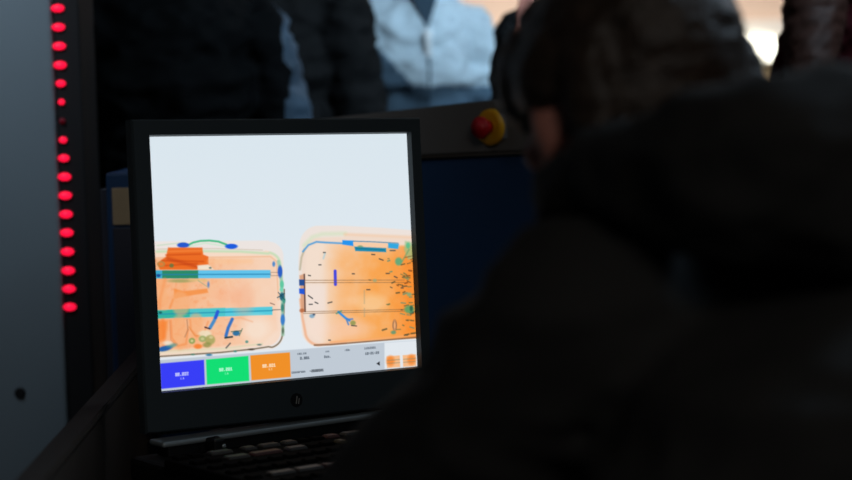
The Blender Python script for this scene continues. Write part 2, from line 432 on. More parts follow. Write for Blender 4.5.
# bands
def band(y0l, y0r, h, xl, xr_, c, a=1.0):
    put(poly_m([(xl, y0l), (xr_, y0r), (xr_, y0r + h), (xl, y0l + h)], .5), c, a)
band(270.8, 270.5, 8, 154, 270, (98, 196, 236))
band(270.8, 270.8, 8, 162, 198, (42, 138, 104))
band(270.8, 270.8, 8, 154, 162, (60, 170, 205))
put(line_m([(155, 275), (270, 274.6)], 1.2, .5), (40, 128, 175), .8)
put(ell_m(158.5, 276, 2, 1.5, .5), (20, 70, 150), .9)
put(line_m([(270, 272.8), (281, 273)], .7, .5), (120, 110, 100), .6); put(line_m([(270, 276.2), (281, 276)], .7, .5), (120, 110, 100), .6)
put(ell_m(180, 281.3, 12, 1.7, .8), (150, 160, 96), .75)
put(line_m([(190, 280), (206, 281)], 2.4, 1), (220, 190, 120), .6)
band(310.6, 307.0, 8.3, 155, 272, (88, 204, 222))
band(310.6, 309.0, 8.3, 155, 190, (52, 180, 160)); band(309.0, 308.0, 8.3, 190, 225, (74, 196, 198), .8)
put(line_m([(157, 314.5), (272, 311)], 1.2, .5), (34, 140, 176), .8)
put(ell_m(160.5, 312.8, 1.7, 1.2, .5), (20, 90, 90), .9)
put(line_m([(272, 310.3), (282, 310)], .8, .5), (90, 90, 90), .8)
put(line_m([(270, 303.5), (274, 305)], 1, .5), (110, 80, 70), .7)
# clothing lobes
put(poly_m([(174, 289), (184, 291.5), (207, 289), (208, 293), (190, 296), (174, 299)], .8), (245, 142, 66), .8)
put(poly_m([(156, 320), (168, 321), (166, 338), (158, 344)], 1.6), (246, 132, 52), .8)
for (x_, y0, y1, w_) in ((179, 322, 344, 13), (196, 320, 334, 13), (163, 284, 306, 9), (180, 300, 308, 16)):
    put(line_m([(x_, y0), (x_ + 1, y1)], w_, 1.6), (246, 176, 122), .55)
put(line_m([(170, 321), (171, 340), (176, 345)], .9, .7), (214, 130, 84), .7)
put(line_m([(173, 300), (170, 308)], 2.2, 1), (244, 150, 84), .8); put(line_m([(171, 321), (172, 338), (178, 346), (186, 344), (188, 330)], 1.8, 1), (243, 146, 84), .8)
put(line_m([(190, 320), (191, 330), (197, 337), (204, 333), (208, 322)], 1.6, 1), (243, 150, 90), .8)
put(line_m([(165, 280), (160, 300), (160, 308)], 3, 1.5), (245, 150, 88), .6); put(line_m([(163, 320), (164, 340)], 3, 1.5), (246, 128, 54), .5)
put(line_m([(210, 262), (250, 262)], 5, 2), (250, 196, 150), .6)
put(line_m([(187, 320), (188, 330), (185, 337)], .9, .7), (160, 110, 80), .7)
put(line_m([(189, 327), (195, 336), (202, 335)], .8, .7), (226, 130, 60), .7)
put(ell_m(243, 300, 10, 16, 4), (244, 176, 140), .45); put(ell_m(226, 296, 12, 8, 4), (247, 170, 130), .35)
put(ell_m(256, 330, 14, 12, 6), (247, 226, 208), .8)
put(line_m([(225, 320), (240, 318), (252, 322)], 1.2, 1), (236, 160, 116), .5)
# bottom of the case
put(line_m([(158, 351.5), (190, 350), (225, 348.5), (262, 344)], 1.3, .8), (210, 214, 176), .7)
put(line_m([(158, 356.5), (220, 352.6), (255, 349), (268, 347)] + arc(268, 334, 14, 75, 0) + [(283.5, 312), (283.8, 290)], 1.5, .5), (120, 104, 82), .9)
put(line_m([(158, 353.5), (240, 349)], 1.0, .8), (226, 220, 190), .8)
put(ell_m(165, 348.5, 7.5, 2.6, .7, -12), (28, 92, 170), .95); put(ell_m(172, 345.5, 5, 2, .9, -10), (70, 150, 150), .7)
put(ell_m(168, 343, 4, 2, 1), (236, 232, 218), .8)
put(ell_m(192, 341, 3.2, 3, .6), (130, 160, 86), .85); put(ell_m(192, 341, 1.4, 1.3, .5), (214, 208, 150), .9)
put(ell_m(205, 334, 6.5, 3.5, 1), (238, 226, 196), .85)
put(ell_m(202.5, 339, 3.8, 3.2, .7), (150, 170, 104), .85); put(ell_m(202.5, 339, 1.7, 1.4, .6), (210, 206, 150), .8)
put(ell_m(210, 340, 5, 4.8, .9), (160, 164, 92), .8); put(ell_m(207, 345, 4, 2.6, .9), (130, 140, 70), .7); put(ell_m(211, 337.5, 2, 1.4, .6), (222, 210, 160), .7)
put(ell_m(198, 346.5, 4, 2.4, .8), (246, 128, 50), .9)
put(line_m([(217.5, 312), (214, 321), (210, 328)], 3.4, .6), (66, 138, 200), .95); put(line_m([(217.5, 312), (215.5, 318)], 3, .6), (40, 86, 214), .9)
put(line_m([(205, 327.5), (209.5, 329)], 1.4, .5), (60, 40, 50), .9)
put(line_m([(232, 319.5), (228, 328), (225.8, 336)], 3.2, .6), (46, 112, 196), .95); put(line_m([(225, 338), (232, 337)], 1.8, .5), (24, 50, 60), .9)
put(ell_m(236, 333.5, 3.6, 2.6, .6), (40, 110, 160), .95); put(line_m([(231, 332), (241, 331)], .9, .5), (40, 90, 80), .8); put(line_m([(239, 336), (242, 329)], .9, .5), (60, 100, 80), .7)
put(line_m([(226, 348), (230, 343.5)], 1.4, .5), (80, 84, 84), .85)
put(ell_m(246.5, 342, 1.6, 1.4, .5), (70, 140, 130), .8); put(ell_m(259, 345, 2.2, .9, .5), (80, 110, 110), .8)
put(ell_m(209, 355, 3, 1.2, .5), (50, 120, 160), .9); put(ell_m(193, 354.5, 2, .9, .5), (80, 140, 120), .8); put(ell_m(235, 351.5, 1.6, 1, .5), (60, 140, 130), .8); put(ell_m(251, 349.6, 3, 1, .5), (70, 60, 50), .8)
put(ell_m(208.2, 285, 1.2, 3, .6), (90, 130, 190), .85); put(ell_m(210, 268.3, 1.3, .9, .5), (60, 90, 80), .8)
put(line_m([(198, 281), (207, 287)], .7, .6), (120, 170, 130), .6)
# right seam of the case
put(line_m([(278, 262), (280.5, 275), (282, 300), (282.5, 335)], 3.2, .7), (150, 196, 168), .8)
for (x_, y_, rx_, ry_, c_) in ((279.6, 272, 2.4, 6, (30, 84, 200)), (273.3, 264.5, 1.5, 2.6, (70, 130, 200)), (281.5, 285, 2, 4, (90, 200, 160)), (281.5, 297, 2.4, 4, (28, 96, 120)),
                               (282.3, 320, 2.2, 5.5, (50, 120, 205)), (282, 308, 1.6, 4, (50, 130, 120)), (281, 290, 1.8, 2, (110, 214, 180)), (283.5, 301, 1.6, 3, (60, 150, 130)), (282.5, 331, 1.2, 3, (90, 110, 90))):
    put(ell_m(x_, y_, rx_, ry_, .6), c_, .9)
put(line_m([(277, 298), (284, 294)], 1, .5), (30, 70, 90), .8); put(line_m([(278, 293), (284, 300)], 1, .5), (30, 70, 90), .7)

# suitcase two (right)
case2 = [(298, 262)] + arc(318, 246, 19, 180, 262, ry=20) + [(340, 226), (380, 228), (430, 232), (430, 336.5), (322, 346)] + arc(318, 330, 17, 95, 172) + [(299, 300)]
put(poly_m(case2, .8), (237, 226, 219))
put(poly_m([(301, 262)] + arc(318, 256, 16, 180, 262, ry=18) + [(345, 237), (430, 240), (430, 337), (321, 344.5)] + arc(320, 329, 16, 95, 172), 1.0), (240, 216, 198), .8)
put(line_m([(304, 246), (312, 237.5), (322, 234.5), (345, 234)], 4, 1.6), (214, 226, 196), .75)
put(line_m([(345, 235), (415, 238)], 3, 1.5), (244, 200, 164), .7)
c2 = poly_m([(306, 250), (318, 243.5), (345, 244.5), (430, 247), (430, 337.5), (321, 344), (308, 334), (304, 310)], 1.4)
g2 = np.clip((X - 318) / 60, 0, 1)
put(c2, (243, 222, 205), .9)
put(c2 * np.clip((X - 322) / 22, 0, 1) * (.7 + .3 * nz), (249, 186, 128), .8)
put(c2 * g2 * np.clip((Y - 240) / 22, 0, 1) * (.62 + .5 * nz), (249, 158, 66), .85)
put(c2 * np.clip((X - 388) / 20, 0, 1) * (.5 + .5 * nz2), (250, 128, 28), .75)
put(ell_m(372, 304, 13, 9, 4), (249, 206, 154), .7); put(ell_m(352, 301, 7, 5, 3), (250, 210, 170), .4)
put(ell_m(345, 330, 22, 10, 5), (248, 204, 176), .6); put(ell_m(316, 328, 10, 12, 5), (246, 222, 208), .7)
put(c2 * poly_m([(304, 285), (326, 285), (326, 312), (304, 312)], 2.5), (240, 226, 220), .6)
put(line_m([(299.5, 270), (301, 258), (304, 250)], 1.8, .9), (180, 170, 140), .8)
put(line_m([(300, 300), (302, 318), (305, 334)] + arc(319, 331, 14.5, 165, 95) + [(345, 343)], 2.6, .9), (240, 178, 140), .85)
put(line_m([(314, 345.5), (330, 345), (380, 341), (416, 338)], 1.5, .6), (128, 92, 66), .9)
put(line_m([(330, 342.5), (380, 339), (416, 335.5)], 1.6, .9), (248, 170, 108), .8)
put(line_m([(302.5, 252), (308, 245.5), (316, 242.3), (326, 243), (343, 243.8)], 1.8, .6), (88, 160, 216), .95)
put(poly_m([(342, 240.6), (353, 241), (353, 246.6), (342, 245)], .5), (38, 148, 238))
put(poly_m([(353, 242.4), (388, 244), (387, 248.4), (354, 247.4)], .6), (248, 204, 168))
put(line_m([(353, 241.6), (372, 242.2), (398, 243.6)], .9, .5), (60, 120, 160), .9)
put(poly_m([(354, 247), (386, 248.6), (386, 252.6), (355, 251.5)], .5), (32, 140, 176))
put(line_m([(356, 248.8), (384, 250.4)], .8, .5), (20, 100, 120), .7); put(ell_m(360, 247, 2.6, 1.2, .5), (90, 150, 110), .7)
put(poly_m([(388, 243.4), (399, 244.4), (398, 249.5), (388, 248.5)], .5), (52, 168, 224))
put(line_m([(390, 251), (395, 251)], 1.2, .5), (40, 70, 90), .8)
put(poly_m([(405, 241.5), (410, 242), (415, 247), (415, 258), (408, 260), (404, 250)], 1), (150, 196, 140), .7)
put(ell_m(408, 246, 2, 3, .6), (80, 190, 140), .8); put(line_m([(402, 262), (409, 250)], 1.3, .7), (110, 160, 110), .8)
put(ell_m(398.5, 262, 3.6, 4, .9), (80, 170, 130), .85); put(line_m([(405, 258), (414, 256)], .9, .5), (120, 90, 50), .8)
put(line_m([(334.7, 271.5), (335, 285)], 3.0, .5), (62, 66, 222), .95)
for (ya, yb, xa, xb) in ((280.8, 280.6, 303, 404), (283.2, 283.0, 303, 404), (312.2, 310, 303, 404), (314, 311.8, 303, 404)):
    put(line_m([(xa, ya), (xb, yb)], .6, .45), (128, 94, 64), .75)
put(poly_m([(299, 276), (304.5, 274), (305.5, 312), (301, 312)], .8), (214, 150, 112), .8)
put(line_m([(303.8, 275), (304.6, 312)], 1.3, .5), (64, 48, 50), .85)
put(poly_m([(298.6, 280), (304, 280), (304, 286), (298.8, 286)], .5), (30, 74, 150), .95)
put(poly_m([(298.6, 289), (304, 289), (304.2, 295), (298.8, 294)], .5), (28, 86, 220), .95)
put(ell_m(301.5, 311, 2.5, 2, .7), (180, 100, 60), .8)
put(line_m([(338, 312.5), (345, 318.5), (349, 321)], 2.3, .6), (48, 140, 226), .95)
put(line_m([(348, 325), (346, 320), (352, 319.5)], 1.6, .6), (74, 130, 200), .9); put(line_m([(336, 314), (341, 311.5)], 1.4, .6), (60, 140, 120), .8)
put(ell_m(352.5, 323.5, 2.8, 2.4, .7), (140, 150, 80), .85); put(line_m([(351, 326), (356, 326.5)], 1, .5), (50, 60, 60), .9)
put(ell_m(311.5, 316.5, 2.6, 2, .7), (90, 150, 190), .7); put(ell_m(313.5, 315, 1.3, .9, .5), (40, 60, 90), .8)
put(line_m([(321, 236)] * 2, 1, .5), (0, 0, 0), 0)
for (x_, y_, l_, a_) in ((324, 253, 1.8, 0), (319.5, 265.3, 2, 0), (309, 276, 2, 10), (310, 297.5, 5, 35), (310.3, 304.8, 3, 0), (316, 303.3, 3, 25), (329.5, 303, 4, -15), (329, 340.6, 1.6, 0),
                         (353, 274.3, 2, 0), (373, 255, 3, 5), (381, 260, 4, 20), (387.5, 274, 3, 0), (395.5, 277.6, 3, 25), (402, 288.5, 2, 0), (368, 290.2, 3, 0)):
    dx_, dy_ = math.cos(R(a_)) * l_ / 2, math.sin(R(a_)) * l_ / 2
    put(line_m([(x_ - dx_, y_ - dy_), (x_ + dx_, y_ + dy_)], 1.2, .45), (58, 60, 62), .85)
put(line_m([(324.5, 254), (323, 259)], 1.5, .8), (140, 200, 224), .6)
r3 = random.Random(11)
for k in range(52):
    x_ = 414 - abs(r3.gauss(0, 13)); y_ = r3.uniform(258, 336)
    c_ = r3.choice(((60, 70, 50), (70, 140, 120), (110, 60, 30), (90, 110, 70), (40, 60, 60)))
    a_ = r3.uniform(-30, 30); l_ = r3.uniform(1.2, 4.6)
    dx_, dy_ = math.cos(R(a_)) * l_ / 2, math.sin(R(a_)) * l_ / 2
    put(line_m([(x_ - dx_, y_ - dy_), (x_ + dx_, y_ + dy_)], r3.uniform(.8, 1.6), .5), c_, .75)
put(ell_m(409, 310, 5, 4, 1), (80, 160, 110), .85); put(ell_m(411, 309, 1.6, 3, .6), (40, 90, 70), .8); put(ell_m(409, 295, 2.4, 2, .7), (120, 170, 130), .8)
put(ell_m(394.3, 326, 2.2, 5.5, .6), (120, 90, 80), .8); put(ell_m(394.3, 326, 1.1, 4.3, .5), (248, 180, 120), .9); put(ell_m(393, 333, 2.6, 1.8, .6), (80, 150, 120), .8)
for q in ([(364, 291), (364, 304)], [(364, 309), (364, 317)]):
    put(line_m(q, 1.0, .7), (170, 160, 130), .6)
put(ell_m(374.5, 281, 2, 1.6, .6), (150, 170, 130), .7)

# status strip, buttons and thumbnails
put(poly_m([(140, 361.5), (290, 350.2), (384, 343), (430, 340), (430, 400), (140, 400)], .5), (192, 202, 213))
put(poly_m([(384, 343.4), (430, 340.4), (430, 400), (384, 400)], .5), (226, 232, 238))
put(poly_m([(384, 369.6), (430, 366), (430, 400), (384, 400)], .5), (192, 202, 213))
put(poly_m([(160.6, 363.4), (204, 359.8), (205, 384.6), (161.8, 388.6)], .45), (56, 62, 246))
put(poly_m([(206, 359.6), (248, 356), (249, 380.8), (207, 384.4)], .45), (18, 222, 116))
put(poly_m([(250, 355.6), (289.4, 352.6), (290.4, 377), (251.2, 380.4)], .45), (240, 144, 40))
for (x0, y0) in ((386, 356.5), (402, 355.4)):
    put(poly_m([(x0, y0 + .4), (x0 + 13.4, y0 - .6), (x0 + 13.8, y0 + 11), (x0 + .5, y0 + 12)], .5), (246, 188, 138))
    put(ell_m(x0 + (4 if x0 < 400 else 9), y0 + 5, 4, 5, 1.5), (246, 132, 46), .85)
    put(line_m([(x0 + 1, y0 + 4.5), (x0 + 13, y0 + 3.6)], .8, .5), (150, 140, 110), .8); put(line_m([(x0 + 1, y0 + 7.5), (x0 + 13, y0 + 6.6)], .8, .5), (150, 140, 110), .7)
put(poly_m([(399.6, 355.5), (402, 355.4), (402.6, 367.4), (400.4, 367.6)], .4), (228, 232, 236))
put(poly_m([(376, 364.2), (379, 362), (379.2, 366)], .4), (10, 10, 14))
FONT = {'0': '757', }
GL = {'0': ('111', '101', '101', '101', '111'), '1': ('010', '110', '010', '010', '111'), '2': ('111', '001', '111', '100', '111'), '3': ('111', '001', '111', '001', '111'),
      '4': ('101', '101', '111', '001', '001'), '5': ('111', '100', '111', '001', '111'), '6': ('111', '100', '111', '101', '111'), '7': ('111', '001', '001', '010', '010'),
      '8': ('111', '101', '111', '101', '111'), '9': ('111', '101', '111', '001', '111'), '.': ('000', '000', '000', '000', '010'), ':': ('000', '010', '000', '010', '000'),
      '-': ('000', '000', '111', '000', '000'), '%': ('101', '001', '010', '100', '101'), ' ': ('000',) * 5, 'a': ('000', '111', '001', '111', '111'), 'e': ('000', '111', '111', '100', '111'),
      'n': ('000', '110', '101', '101', '101'), 'r': ('000', '111', '100', '100', '100'), 'o': ('000', '111', '101', '101', '111'), 'c': ('000', '111', '100', '100', '111'), 'B': ('110', '101', '110', '101', '110')}
def text(s, x, y, h, c, a=.9, slope=-0.08):
    p_ = h / 5.0; m_ = np.zeros(X.shape)
    for i, ch_ in enumerate(s):
        g = GL[ch_]
        for j in range(5):
            for k in range(3):
                if g[j][k] == '1':
                    cx_ = x + (i * 4 + k) * p_ * .92; cy_ = y + j * p_ + (cx_ - x) * slope
                    m_ = np.maximum(m_, np.clip(1.2 - np.maximum(np.abs(X - cx_), np.abs(Y - cy_)) / p_, 0, 1))
    put(m_, c, a)
text('98.20%', 176, 373.2, 3.0, (240, 244, 255)); text('0.0', 181, 377.6, 1.6, (230, 236, 255), .7)
text('98.201', 219.5, 368.6, 3.0, (220, 255, 236)); text('0.0', 225, 373, 1.6, (220, 255, 236), .6)
text('98.201', 262.5, 365.0, 3.0, (255, 244, 230)); text('0.0', 268.5, 369, 1.6, (255, 244, 230), .6)
DK = (78, 88, 100)
text('1000.000', 297, 353.6, 1.6, DK, .7); text('0.801', 300, 357.6, 2.6, DK, .85)
text('0000', 325, 351.6, 1.4, DK, .6); text('Bcn.', 324, 356.2, 2.4, DK, .85)
text('r00n', 344.5, 349.9, 1.8, DK, .7)
text('11012001', 364, 348.0, 2.0, DK, .75); text('10:21:23', 365, 353.2, 2.4, DK, .85)
text('canoaroon', 291.5, 371.8, 2.1, DK, .8); text('-2000001', 309.5, 370.4, 2.4, (60, 66, 74), .9)

IMG = np.clip(IMG, 0, 255) / 255.0
LIN = np.where(IMG <= 0.04045, IMG / 12.92, ((IMG + 0.055) / 1.055) ** 2.4)

m_scr = bpy.data.materials.new('lit_display'); m_scr.use_nodes = True
nt = m_scr.node_tree; b = nt.nodes['Principled BSDF']
b.inputs['Base Color'].default_value = (0.005, 0.005, 0.005, 1); b.inputs['Roughness'].default_value = 0.45
b.inputs['Specular IOR Level'].default_value = 0.2
at_ = nt.nodes.new('ShaderNodeAttribute'); at_.attribute_name = 'display'
nt.links.new(at_.outputs['Color'], b.inputs['Emission Color']); b.inputs['Emission Strength'].default_value = 1.0

# ------------------------------------------------------------------ the monitor
BL, BR_, BT, BB = 0.024, 0.018, 0.020, 0.048
mon = thing('monitor', 'charcoal flat monitor showing orange scans of two suitcases', 'monitor', MON_T, MON_R)
verts = np.stack([gu.ravel(), np.zeros(NX * NY), -gv.ravel()], -1)
idx = np.arange(NX * NY).reshape(NY, NX)
quads = np.stack([idx[:-1, :-1], idx[1:, :-1], idx[1:, 1:], idx[:-1, 1:]], -1).reshape(-1, 4)
me = bpy.data.meshes.new('screen')
me.vertices.add(NX * NY); me.vertices.foreach_set('co', verts.ravel())
me.loops.add(quads.size); me.loops.foreach_set('vertex_index', quads.ravel().astype(np.int32))
me.polygons.add(len(quads)); me.polygons.foreach_set('loop_start', np.arange(0, quads.size, 4, dtype=np.int32))
me.update(calc_edges=True)
ca = me.attributes.new('display', 'FLOAT_COLOR', 'POINT')
ca.data.foreach_set('color', np.concatenate([LIN.reshape(-1, 3), np.ones((NX * NY, 1))], 1).ravel().astype(np.float32))
s_ = link('screen', me, m_scr, mon); s_['label'] = 'lit display with two orange suitcase scans and coloured buttons'
x0, x1, z0_, z1_ = -SW / 2 - BL, SW / 2 + BR_, -SH / 2 - BB, SH / 2 + BT
bm = bmesh.new()   # bezel: four mitred bars around the display, as one frame
def ring(yf, i0, i1, j0, j1): return [bm.verts.new((i0, yf, j0)), bm.verts.new((i1, yf, j0)), bm.verts.new((i1, yf, j1)), bm.verts.new((i0, yf, j1))]
o_f = ring(-0.008, x0 + .002, x1 - .002, z0_ + .002, z1_ - .002); o_m = ring(-0.005, x0, x1, z0_, z1_); o_b = ring(0.008, x0, x1, z0_, z1_)
i_f = ring(-0.008, -SW / 2 - .0015, SW / 2 + .0015, -SH / 2 - .0015, SH / 2 + .0015); i_b = ring(0.0012, -SW / 2 + .0004, SW / 2 - .0004, -SH / 2 + .0004, SH / 2 - .0004); i_c = ring(0.008, -SW / 2, SW / 2, -SH / 2, SH / 2)
for A_, B_ in ((i_f, o_f), (o_f, o_m), (o_m, o_b), (i_b, i_f), (i_c, i_b), (o_b, i_c)):
    for k in range(4):
        bm.faces.new((A_[k], A_[(k + 1) % 4], B_[(k + 1) % 4], B_[k]))
obj('bezel', bm, M_BEZEL, mon)
bm = bmesh.new(); add_box(bm, (x0 + .030, 0.008, z0_ + .012), (x1 - .012, 0.045, z1_ - .012), 0.012)
obj('back_shell', bm, M_BLACK, mon)
bm = bmesh.new(); add_box(bm, (-0.185, 0.002, z0_ - .0040), (0.19, 0.016, z0_ + .012), .001)
obj('foot', bm, M_BLACK, mon)
# round emblem in the lower bezel
inv = (Matrix.Translation(MON_T) @ MON_R.to_4x4()).inverted()
ep = inv @ on_plane(296.5, 400, MON_T + MON_R @ Vector((0, -0.008, 0)), MON_R @ Vector((0, 1, 0)))
bm = bmesh.new(); add_cyl(bm, (ep.x, -0.0078, ep.z), (0, -1, 0), 0.0085, 0.0082, 0.0012, 32)
em = obj('emblem', bm, M_BLACK, mon)
bm = bmesh.new()
add_prism(bm, [Vector((ep.x - .0020, -0.0092, ep.z - .0045)), Vector((ep.x - .0006, -0.0092, ep.z - .0045)), Vector((ep.x + .0012, -0.0092, ep.z + .0050)), Vector((ep.x - .0002, -0.0092, ep.z + .0050))], (0, .0006, 0))
add_prism(bm, [Vector((ep.x + .0014, -0.0092, ep.z - .0050)), Vector((ep.x + .0026, -0.0092, ep.z - .0050)), Vector((ep.x + .0040, -0.0092, ep.z + .0020)), Vector((ep.x + .0028, -0.0092, ep.z + .0020))], (0, .0006, 0))
obj('emblem_strokes', bm, mat('bright_emblem', (0.30, 0.30, 0.28), 0.4, 0.5, var=.03), em)

# ------------------------------------------------------------------ operator console under the monitor
# console frame: x along the monitor, y away from the operator (horizontal)
cxv = MON_R @ Vector((1, 0, 0)); cxv = Vector((cxv.x, cxv.y, 0)).normalized()
cyv = Vector((-cxv.y, cxv.x, 0))
CR = Matrix(((cxv.x, cyv.x, 0), (cxv.y, cyv.y, 0), (0, 0, 1)))
bot = MON_T + MON_R @ Vector((0, 0.0, z0_))
DECK = bot.z - 0.026
con_o = Vector((bot.x, bot.y, 0))
con = thing('operator_console', 'black operator console desk carrying the monitor and its keys', 'console desk', con_o, CR)
cinv = (Matrix.Translation(con_o) @ CR.to_4x4()).inverted()
bm = bmesh.new(); add_box(bm, (-0.215, -0.36, DECK - 0.03), (0.42, 0.034, DECK), 0.006)
obj('worktop', bm, M_DECK, con)
bm = bmesh.new(); add_box(bm, (-0.15, -0.22, 0.0), (0.38, 0.03, DECK - 0.03), 0.004)
obj('pedestal', bm, M_BLACK, con)
# silver rail on which the monitor stands
bm = bmesh.new(); add_box(bm, (-0.194, -0.014, DECK + 0.013), (0.210, 0.022, DECK + 0.0200), 0.003, 3)
obj('rail', bm, M_SILVER, con)
bm = bmesh.new(); add_box(bm, (-0.185, -0.010, DECK), (0.19, 0.018, DECK + 0.0180), 0.002)
obj('hinge', bm, M_BLACK, con)
# latch in front of the rail
lp_ = cinv @ on_z(205, 441, DECK + .012); lp_.y = -.024
bm = bmesh.new()
add_box(bm, (lp_.x - .009, lp_.y - .012, DECK), (lp_.x + .007, lp_.y + .010, DECK + .0195), .003)
add_cyl(bm, (lp_.x, lp_.y - .002, DECK + .0165), (0, 0, 1), .005, .004, .0045, 20, .001)
latch = obj('latch', bm, M_BLACK, con)
bm = bmesh.new(); add_blob(bm, (lp_.x + .004, lp_.y - .0125, DECK + .010), (.003, .0015, .0025), None, 12)
obj('pin', bm, M_SILVER, latch, True)
# left side wing whose top edge runs towards the camera
wz = 0.95
w0, w1 = on_z(141, 350, wz), on_z(22, 484, wz)
wdir = (w1 - w0).normalized()
wend = w0 + wdir * 1.15
wing = thing('console_side_wing', 'brown-black raised side screen left of the console desk', 'side panel', (w0.x, w0.y, 0))
bm = bmesh.new()
q0 = Vector((0, 0, 0)); q1 = wend - w0
wx = Vector((0.020, 0, 0))
add_prism(bm, [Vector((0, 0, 0)), Vector((q1.x, q1.y, 0)), Vector((q1.x, q1.y, wz)), Vector((0, 0, wz))], wx, 0.006)
obj('panel', bm, M_WING, wing)
bm = bmesh.new(); add_prism(bm, [Vector((-.004, .004, wz)), Vector((q1.x - .004, q1.y, wz)), Vector((q1.x - .004, q1.y, wz + .008)), Vector((-.004, .004, wz + .008))], Vector((0.028, 0, 0)), 0.002)
obj('edge_strip', bm, M_WING, wing)

# keyboard
kb0 = cinv @ on_z(262, 446, DECK + .016); kb1 = cinv @ on_z(300, 468, DECK + .016)
KX0, KX1 = kb0.x - 0.115, kb0.x + 0.27
KY1, KY0 = kb0.y + 0.028, kb1.y - 0.050
kbo = con_o + CR @ Vector(((KX0 + KX1) / 2, (KY0 + KY1) / 2, 0)); kbo.z = DECK
kb = thing('keyboard', 'low black operator keyboard with grey and reddish keys in front of the monitor', 'keyboard', kbo, CR)
kw, kd = (KX1 - KX0) / 2, (KY1 - KY0) / 2
bm = bmesh.new(); add_box(bm, (-kw, -kd, 0.0005), (kw, kd, 0.012), 0.003)
obj('case', bm, mat('keyboard_case', (0.006, 0.006, 0.006), .95, .02, var=.1), kb)
KM = {'k': mat('dark_key', (0.004, 0.004, 0.004), .95, .02, var=.1), 'g': mat('grey_key', (0.045, 0.043, 0.040), .6, .3, var=.1), 'r': mat('dull_red_key', (0.070, 0.028, 0.024), .6, .3, var=.1),
      'y': mat('dull_yellow_key', (0.05, 0.035, 0.008), .6, .3, var=.1)}
def key_mesh(wd, dp):
    bm = bmesh.new()
    a_ = [bm.verts.new((sx * wd / 2, sy * dp / 2, 0)) for sx, sy in ((-1, -1), (1, -1), (1, 1), (-1, 1))]
    b_ = [bm.verts.new((sx * (wd / 2 - .0015), sy * (dp / 2 - .0015), .0035)) for sx, sy in ((-1, -1), (1, -1), (1, 1), (-1, 1))]
    bm.faces.new(a_[::-1]); bm.faces.new(b_)
    for k in range(4): bm.faces.new((a_[k], a_[(k + 1) % 4], b_[(k + 1) % 4], b_[k]))
    bmesh.ops.recalc_face_normals(bm, faces=bm.faces)
    bmesh.ops.bevel(bm, geom=[e for e in bm.edges], offset=.0009, segments=2, affect='EDGES')
    me_ = bpy.data.meshes.new('key'); bm.to_mesh(me_); bm.free(); return me_
kinv = (Matrix.Translation(kbo) @ CR.to_4x4()).inverted()
meshes = {}
def key(x, y, wd, c):
    k_ = (round(wd, 4), c)
    if k_ not in meshes:
        meshes[k_] = key_mesh(wd, .0165); meshes[k_].materials.append(KM[c])
    o = bpy.data.objects.new('key', meshes[k_]); COL.objects.link(o); o.parent = kb; o.location = (x, y, .012)
    if c != 'k': o['label'] = {'g': 'grey key', 'r': 'dull red key', 'y': 'dull yellow key'}[c]
spots = []
for (px, py, wd, c) in ((222, 449, .030, 'g'), (237, 453, .030, 'g'), (247, 444, .018, 'g'), (266, 443, .026, 'g'), (267, 449, .040, 'r'), (291, 439, .018, 'g'), (299, 445, .026, 'g'),
                        (275, 467, .032, 'g'), (299, 464.5, .034, 'g'), (330, 460, .040, 'r'), (350, 450, .012, 'r'), (338, 434, .018, 'r'), (347, 439, .012, 'y'), (358, 431, .026, 'g'), (366, 435, .018, 'g')):
    p = kinv @ on_z(px, py, DECK + .018); spots.append((p.x, p.y, wd, c))
rows = 6
rowy = [kd - .016 - i * (2 * kd - .030) / (rows - 1) for i in range(rows)]
lit = []
for x, y, wd, c in spots:
    ry = min(rowy, key=lambda q: abs(q - y)); x = max(-kw + .02, min(kw - .02, x))
    while any(abs(ry - q[1]) < .01 and abs(x - q[0]) < (wd + q[2]) / 2 + .002 for q in lit): x += .004
    if abs(x) > kw - wd / 2 - .004: continue
    lit.append((x, ry, wd, c)); key(x, ry, wd, c)
n_k = len(lit)
for y in rowy:
    x = -kw + .014
    while x < kw - .012:
        hit = [q for q in lit if abs(q[1] - y) < .01 and abs(q[0] - x) < (q[2] + .017) / 2 + .001]
        if hit: x = hit[0][0] + hit[0][2] / 2 + .0105; continue
        if n_k < 98: key(x, y, .017, 'k'); n_k += 1
        x += .0195

# ------------------------------------------------------------------ people
def frame_of(face):           # face = heading in degrees, 0 looks towards the camera (-Y), positive turns to +X
    return Matrix.Rotation(R(face), 3, 'Z')
def add_hand(bm, wrist, d, side_v, s=1.0, curl=25, r_f=.0088):
    """palm with four unequal bent fingers and a side thumb. d = pointing direction, side_v = direction from palm to thumb side"""
    d = Vector(d).normalized(); sv = (Vector(side_v) - d * Vector(side_v).dot(d)).normalized(); nrm = d.cross(sv).normalized()
    w_ = Vector(wrist)
    rot = Matrix((sv, d, nrm)).transposed()
    add_blob(bm, w_ + d * .045 * s, (.040 * s, .052 * s, .017 * s), rot)
    add_cap(bm, w_, w_ + d * .03 * s, .026 * s, .026 * s)
    for k, (off_, L) in enumerate(((.030, .070), (.010, .080), (-.010, .074), (-.029, .058))):
        p = w_ + d * (.082 - abs(k - 1.2) * .004) * s + sv * off_ * s
        dd = (d + sv * off_ * 3.2).normalized()
        segs = [L * .45, L * .3, L * .25]; a_ = curl * .5; rr = r_f * s
        for q, sl in enumerate(segs):
            dirv = (dd * math.cos(R(a_)) + nrm * math.sin(R(a_)))
            p2 = p + dirv * sl * s; add_cap(bm, p, p2, rr, rr * .9, 12); p = p2; rr *= .9; a_ += curl
    p = w_ + d * .022 * s + sv * .026 * s
    for sl, mix in ((.036, .9), (.030, .5), (.024, .25)):
        dirv = (d + sv * mix + nrm * .35).normalized(); p2 = p + dirv * sl * s
        add_cap(bm, p, p2, .0115 * s, .0095 * s, 12); p = p2
